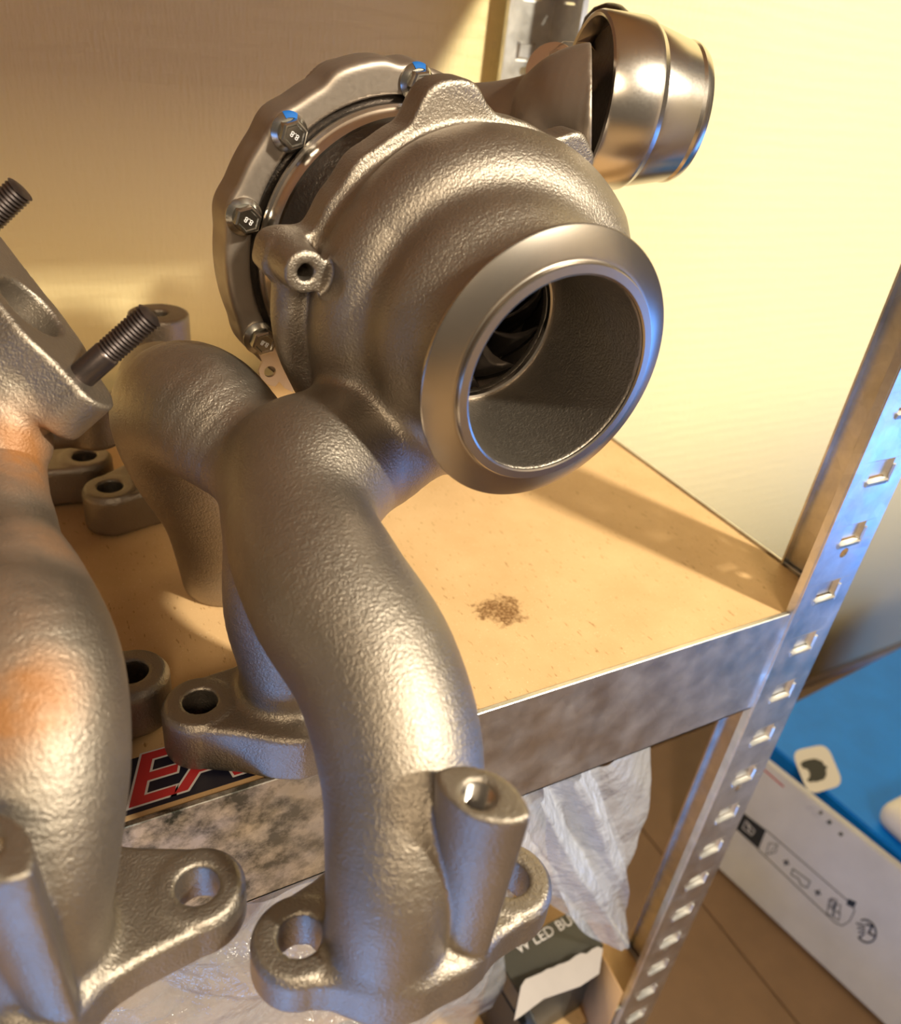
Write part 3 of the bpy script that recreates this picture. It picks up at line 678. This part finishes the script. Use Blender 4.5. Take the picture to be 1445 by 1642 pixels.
# ================================================================== sticker
st = empty('sticker', (-.29, .018, 0))
tag(st, 'dark navy sticker with red lettering on the front edge of the hardboard shelf', 'sticker')
zt = -.0003
def P0(x, y, z=0.0): return on(x, y, 2, z)
q = [P0(150, 1252), P0(600, 1118), P0(600, 1186), P0(150, 1320)]
cx0, cx1 = -.372, -.235; ya, yb = .0065, .0285
bm = bmesh.new(); prism(bm, [(-.372, ya), (cx1, ya), (cx1, yb), (-.372, yb)], .00015, Matrix.Translation((0, 0, -.0004))); from_bm('backing', bm, M['navy'], st)
mt = Matrix.Translation((-.3475, .0178, -.00018)) @ Matrix.Diagonal((1.17, 1, 1, 1))
text_mesh('letter_outline', 'LEAR', .0285, mt, M['paperwhite'], st, .00003, .32, .00095, 'LEFT')
text_mesh('lettering', 'LEAR', .0285, mt @ Matrix.Translation((0, 0, .00008)), M['red'], st, .00003, .32, .0003, 'LEFT')

# ================================================================== things under the shelf
def tilted_box(name, m, c8, parent, bev=.0008):
    """box from a corner and three edge vectors"""
    o, u, v, w_ = [Vector(a) for a in c8]
    bm = bmesh.new(); vs = [bm.verts.new(o + u * i + v * j + w_ * k) for i in (0, 1) for j in (0, 1) for k in (0, 1)]
    for f in ((0, 1, 3, 2), (4, 6, 7, 5), (0, 4, 5, 1), (2, 3, 7, 6), (0, 2, 6, 4), (1, 5, 7, 3)): bm.faces.new([vs[i] for i in f])
    if bev: bmesh.ops.bevel(bm, geom=list(bm.edges), offset=bev, segments=2, affect='EDGES')
    return from_bm(name, bm, m, parent, angle=35)
# brown carton on the floor
zc = -.45
bc_ = empty('brown_cardboard_carton', (.2, .0, RZ0)); tag(bc_, 'large brown cardboard carton standing on the floor right of the rack', 'carton')
tilted_box('carton_body', M['cardboard'], ((.006, -.62, RZ0), (.80, 0, 0), (0, .86, 0), (0, 0, zc - .001 - RZ0)), bc_, .002)
seam = onpl(1125, 1449, (0, 0, zc), Vector((0, 0, 1))).x
tilted_box('top_flap', M['cardboard'], ((.0065, -.619, zc - .001), (seam - .008, 0, .0), (0, .858, 0), (0, 0, .0018)), bc_)
tilted_box('top_flap', M['cardboard'], ((seam, -.619, zc - .001), (.80 - seam, 0, .0), (0, .858, 0), (0, 0, .0018)), bc_)
# white carton leaning on its long side
wc = empty('white_carton', (.09, 0, zc)); tag(wc, 'flat white carton with black battery pictograms, leaning below the blue box', 'carton')
B1 = onpl(1080, 1325, (0, 0, zc + .006), Vector((0, 0, 1))); B2 = onpl(1417, 1641, (0, 0, zc + .006), Vector((0, 0, 1)))
T1 = onpl(1158, 1166, (0, 0, -.335), Vector((0, 0, 1))); yv = (B2 - B1); yv = yv.normalized()
up = T1 - B1; up -= yv * up.dot(yv); hgt = up.length; upn = up.normalized(); nrm = yv.cross(upn).normalized()
if nrm.x > 0: nrm = -nrm
tilted_box('carton_body', M['white'], (B1 , yv * .40, upn * hgt, -nrm * .012), wc, .0012)
def wp(x, y, off=.0004): return onpl(x, y, B1 + nrm * off, nrm)
def print_poly(name, pts, m, parent, pnt, nn, th=.0003, off=.0001):
    V = [onpl(x, y, pnt + nn * off, nn) for x, y in pts]; n = len(V)
    v = V + [a + nn * th for a in V]; f = [list(range(n)), list(range(n, 2 * n))[::-1]] + [(i, (i + 1) % n, n + (i + 1) % n, n + i) for i in range(n)]
    o = from_py(name, v, f, m, parent); bm = bmesh.new(); bm.from_mesh(o.data); bmesh.ops.recalc_face_normals(bm, faces=bm.faces); bm.to_mesh(o.data); bm.free(); return o
def print_line(name, pts, wpx, m, parent, pnt, nn, closed=False):
    bm = bmesh.new(); n = len(pts); rng_ = range(n if closed else n - 1)
    for i in rng_:
        a = Vector((*pts[i], 0)); b_ = Vector((*pts[(i + 1) % n], 0)); d = (b_ - a).normalized(); s = Vector((-d.y, d.x, 0)) * wpx / 2
        qs = [a - s - d * wpx * .3, b_ - s + d * wpx * .3, b_ + s + d * wpx * .3, a + s - d * wpx * .3]
        v = [bm.verts.new(onpl(q_.x, q_.y, pnt + nn * .0004, nn)) for q_ in qs]; bm.faces.new(v)
    return from_bm(name, bm, m, parent)
def c6(x, y): return (780 + x / 2.173, 1130 + y / 2.173)
wa = (M['ink'], wc, B1, nrm)
print_poly('black_flag', [c6(880, 365), c6(975, 437), c6(948, 503), c6(862, 425)], *wa)
print_line('emblem', [c6(905, 405), c6(935, 440), c6(925, 455), c6(893, 430), c6(905, 405)], 1.6, M['white'], wc, B1 + nrm * .0003, nrm)
print_line('emblem', [c6(912, 418), c6(918, 442)], 2.5, M['white'], wc, B1 + nrm * .0003, nrm)
print_line('outline', [c6(945, 503), c6(1215, 760), c6(1240, 770), c6(1265, 755), c6(1283, 720), c6(1278, 700), c6(975, 437)], 1.3, *wa)
print_line('pictogram', [c6(985, 482), c6(1016, 487), c6(1008, 515), c6(975, 522), c6(985, 482)], 1.4, M['inkgrey'], wc, B1, nrm)
print_line('pictogram', [c6(988, 515), c6(1012, 490)], 1.2, M['inkgrey'], wc, B1, nrm)
for cx, cy in ((1045, 550), (1155, 655)):
    print_line('plus_sign', [c6(cx - 9, cy - 6), c6(cx + 9, cy + 6)], 2.6, *wa); print_line('plus_sign', [c6(cx - 5, cy + 8), c6(cx + 5, cy - 8)], 2.6, *wa)
print_line('pictogram', [c6(1068, 572), c6(1128, 616), c6(1118, 638), c6(1096, 628), c6(1088, 606), c6(1062, 592), c6(1068, 572)], 2.2, M['inkgrey'], wc, B1, nrm)
for dx, dy in ((0, 0), (22, 14), (-4, 26), (20, 40), (8, -4)):
    print_line('pictogram', [c6(1195 + dx, 678 + dy), c6(1213 + dx, 686 + dy), c6(1208 + dx, 712 + dy), c6(1190 + dx, 702 + dy)], 1.3, M['ink'], wc, B1, nrm, True)
print_poly('black_tab', [c6(1262, 676), c6(1290, 688), c6(1280, 708), c6(1255, 696)], *wa)
ring_ = [c6(1323 + 36 * math.cos(a) * .95 + 6 * math.sin(a), 789 + 40 * math.sin(a)) for a in np.linspace(-1.9, 2.6, 18)]
print_line('recycling_mark', ring_, 2.6, *wa)
for a0 in range(4):
    print_line('recycling_mark', [c6(1318, 770 + a0 * 9), c6(1290 + a0 * 4, 762 + a0 * 16)], 2.4, *wa)
print_line('recycling_mark', [c6(1325, 765), c6(1345, 772), c6(1332, 795), c6(1350, 805)], 3.2, *wa)
# hazard marks and a red line on its narrow top edge
TE = B1 + upn * hgt; nt_ = upn
for x, y, s in ((1165, 375, 9), (1195, 408, 11), (1235, 450, 10)):
    print_poly('hazard_mark', [c6(x - s, y), c6(x, y - s * .7), c6(x + s, y + s * .3), c6(x, y + s)], M['ink'], wc, TE, nt_)
print_line('red_line', [c6(962, 222), c6(1035, 285)], 2.2, M['red'], wc, B1, nrm)
# blue box lying flat behind it
zb = -.340
def bp_(x, y): return onpl(x, y, (0, 0, zb), Vector((0, 0, 1)))
bb = empty('blue_box', (.25, 0, zc)); tag(bb, 'bright blue retail box with a white rounded badge, lying behind the white carton', 'box')
k0 = bp_(1275, 1127); k1 = bp_(1445, 1056); ymax = (k0.y + k1.y) / 2
Tn = T1 + yv * .16; ra = math.radians(4.5); bu = Vector((math.cos(ra), math.sin(ra), 0)); bv = Vector((math.sin(ra), -math.cos(ra), 0))
bo0 = Vector((Tn.x + .020, Tn.y, zc + .002)) - bv * ((ymax - Tn.y) / math.cos(ra) - .006)
tilted_box('box_body', M['blue'], (bo0, bu * .50, bv * .50, (0, 0, zb - zc - .002)), bb, .0015)
def cb(x, y): return (1100 + x * .23875, 1040 + y * .23875)
nz_ = Vector((0, 0, 1)); bz = Vector((0, 0, zb))
badge = []
cs = [cb(706, 690), cb(945, 640), cb(1062, 915), cb(825, 985)]
for i in range(4):
    a, b_, c_ = Vector((*cs[i - 1], 0)), Vector((*cs[i], 0)), Vector((*cs[(i + 1) % 4], 0))
    for u in [k_ / 5 for k_ in range(6)]:
        p1_ = b_.lerp(a, .28); p2_ = b_.lerp(c_, .28); p = (1 - u) ** 2 * p1_ + 2 * u * (1 - u) * b_ + u * u * p2_; badge.append((p.x, p.y))
print_poly('badge', badge, M['paperwhite'], bb, bz, nz_)
ap = [(768, 775), (785, 758), (815, 748), (860, 740), (885, 744), (893, 752), (905, 752), (922, 765), (926, 782), (945, 790), (951, 800), (938, 815), (945, 835), (940, 858), (925, 880), (900, 886), (880, 895), (855, 893), (838, 898), (820, 890), (812, 880), (828, 868), (832, 845), (825, 822), (808, 806), (790, 806), (778, 790)]
print_poly('emblem', [cb(*p) for p in ap], M['ink'], bb, bz + nz_ * .0004, nz_)
lt = bp_(*cb(690, 800)); 
# white plastic adapter on the blue box
bm = bmesh.new(); a0 = bp_(1402, 1345); box(bm, (a0.x + .012, a0.y - .070, zb), (a0.x + .08, a0.y + .014, zb + .028), .012, seg=5)
o = from_bm('power_adapter', bm, M['plasterw'], angle=40); tag(o, 'rounded white plastic power adapter on the blue box', 'adapter')
# boxes on the lower shelf
ZL = -.3572
zl = -.280
lb = empty('bulb_box', (-.1, .02, ZL)); tag(lb, 'dark grey LED bulb carton with raised white lettering, under the rack shelf', 'box')
def lp(x, y, z=zl): return onpl(x, y, (0, 0, z), nz_)
o_ = lp(792, 1528); ux_ = (lp(925, 1455) - o_).normalized(); uy_ = Vector((ux_.y, -ux_.x, 0))
tilted_box('box_body', M['darkbox'], ((o_.x, o_.y, ZL), ux_ * (lp(925, 1455) - o_).length, uy_ * .029, (0, 0, zl - ZL)), lb, .0006)
tm = Matrix(((ux_.x, -uy_.x, 0, 0), (ux_.y, -uy_.y, 0, 0), (0, 0, 1, 0), (0, 0, 0, 1)))
text_mesh('lettering', 'W LED BULB', .0098, Matrix.Translation(lp(828, 1524) + nz_ * .0004) @ tm, M['paperwhite'], lb, align='LEFT')
ob = empty('open_bulb_carton', (-.1, -.01, ZL)); tag(ob, 'small opened grey carton with a torn white flap, in front of the bulb box', 'box')
z2 = -.288
o2 = lp(826, 1570, z2); u2 = (lp(960, 1520, z2) - o2); u2n = u2.normalized(); v2_ = Vector((u2n.y, -u2n.x, 0))
for nm, m_, a in (('wall_panel', M['darkbox'], (o2, u2, v2_ * .0008, Vector((0, 0, -(z2 - ZL))))), ('wall_panel', M['darkbox'], (o2, u2n * .0008, v2_ * .03, Vector((0, 0, -(z2 - ZL))))), ('wall_panel', M['tan'], (o2 + u2, u2n * -.0008, v2_ * .03, Vector((0, 0, -(z2 - ZL)))))):
    tilted_box(nm, m_, a, ob, 0)
# torn flap with ragged edge
pts = [(835, 1582), (842, 1571), (868, 1560)] + [(868 + i * 9, 1560 - i * 4.0 + random.uniform(-3, 3)) for i in range(1, 11)] + [(966, 1522), (960, 1562), (930, 1582), (872, 1602), (835, 1630), (824, 1637)]
print_poly('torn_flap', pts, M['torn'], ob, Vector((0, 0, z2 + .001)) , Vector((.1, -.25, 1)).normalized(), .0008)
cbx = empty('tan_carton', (-.25, .05, ZL)); tag(cbx, 'plain tan cardboard box under the plastic bags on the lower shelf', 'box')
tilted_box('carton_body', M['tan'], ((-.36, .07, ZL), (.15, 0, 0), (0, .13, 0), (0, 0, .10)), cbx, .001)
dk = empty('black_box', (-.15, .02, ZL)); tag(dk, 'glossy black narrow box standing left of the bulb box', 'box')
o3 = lp(793, 1572, -.30); tilted_box('box_body', M['ink'], ((o3.x, o3.y, ZL), ux_ * .0105, uy_ * .03, (0, 0, -.30 - ZL)), dk, .0005)
# unseen block added right of the camera: its top edge shades the low part of the wall
blk = empty('shade_blocker', (.95, -.95, RZ0)); tag(blk, 'tall cream block added out of view at the right to shade the low wall', 'light blocker')
tilted_box('blocker_body', M['plasterw'], ((.375, -1.15, RZ0), (.62, 0, 0), (0, .35, 0), (0, 0, .84 - RZ0)), blk, .003)
# ------------------------------------------------------------------ plastic bags
def bag(name, label, corners, amp, seed, nu=70, nv=60, fold=3.0, ground=None):
    """crumpled film stretched over a bilinear patch with creases"""
    r_ = np.random.RandomState(seed); c = [np.array(p) for p in corners]
    nrm_ = np.cross(c[1] - c[0], c[3] - c[0]); nrm_ /= np.linalg.norm(nrm_)
    ks = [(r_.uniform(-1, 1, 2), r_.uniform(0, 6.3), r_.uniform(.5, 1)) for _ in range(16)]
    V = []; 
    for i in range(nu + 1):
        for j in range(nv + 1):
            u, v_ = i / nu, j / nv; u_, w__ = u, v_
            u = .5 + (u_ - .5) * (1 - .30 * max(0, 2 * w__ - 1) ** 3); v_ = .5 + (w__ - .5) * (1 - .22 * abs(2 * u_ - 1) ** 3 * (w__ > .5))
            p = (c[0] * (1 - u) + c[1] * u) * (1 - v_) + (c[3] * (1 - u) + c[2] * u) * v_
            h_ = 0
            for kk, ph, a in ks:
                kk = kk / np.linalg.norm(kk); s_ = (u * kk[0] + v_ * kk[1]) * fold * (1 + 2 * a) + ph
                h_ += (abs((s_ / PI) % 2 - 1) - .5) * a / (1 + 2 * a)
            V.append(p + nrm_ * h_ * amp + np.array([0, 0, 1]) * 0)
    Fc = [(i * (nv + 1) + j, (i + 1) * (nv + 1) + j, (i + 1) * (nv + 1) + j + 1, i * (nv + 1) + j + 1) for i in range(nu) for j in range(nv)]
    return V, Fc
def make_bag(name, label, layers, m_):
    e = empty(name, tuple(layers[0][0][3])); tag(e, label, 'plastic bag', 'clear bags under the shelf')
    for k, (cs_, amp, seed, fold) in enumerate(layers):
        V, Fc = bag(name, label, cs_, amp, seed, fold=fold); from_py('film_layer', V, Fc, m_, e, smooth=True)
def bo_(x, y, yy): return tuple(on(x, y, 1, yy))
make_bag('plastic_bag', 'crumpled clear plastic bag bulging out under the shelf beam, right of the threaded boss', [
    ([bo_(780, 1290, .012), bo_(1065, 1165, .030), bo_(1000, 1462, .012), bo_(850, 1440, .010)], .010, 1, 4),
    ([bo_(770, 1330, .02), bo_(960, 1200, .045), bo_(1000, 1490, .03), bo_(850, 1450, .02)], .014, 2, 5),
    ([bo_(850, 1270, .006), bo_(960, 1225, .012), bo_(1030, 1500, .010), bo_(930, 1525, .008)], .008, 7, 5)], M['milky'])
make_bag('plastic_bag', 'crumpled clear plastic bags heaped below the shelf, between the two manifolds', [
    ([bo_(150, 1530, .012), bo_(820, 1240, .010), bo_(800, 1640, .006), bo_(150, 1760, .004)], .016, 3, 6),
    ([bo_(130, 1540, .03), bo_(840, 1240, .03), bo_(800, 1690, .022), bo_(130, 1800, .02)], .020, 4, 7)], M['film'])
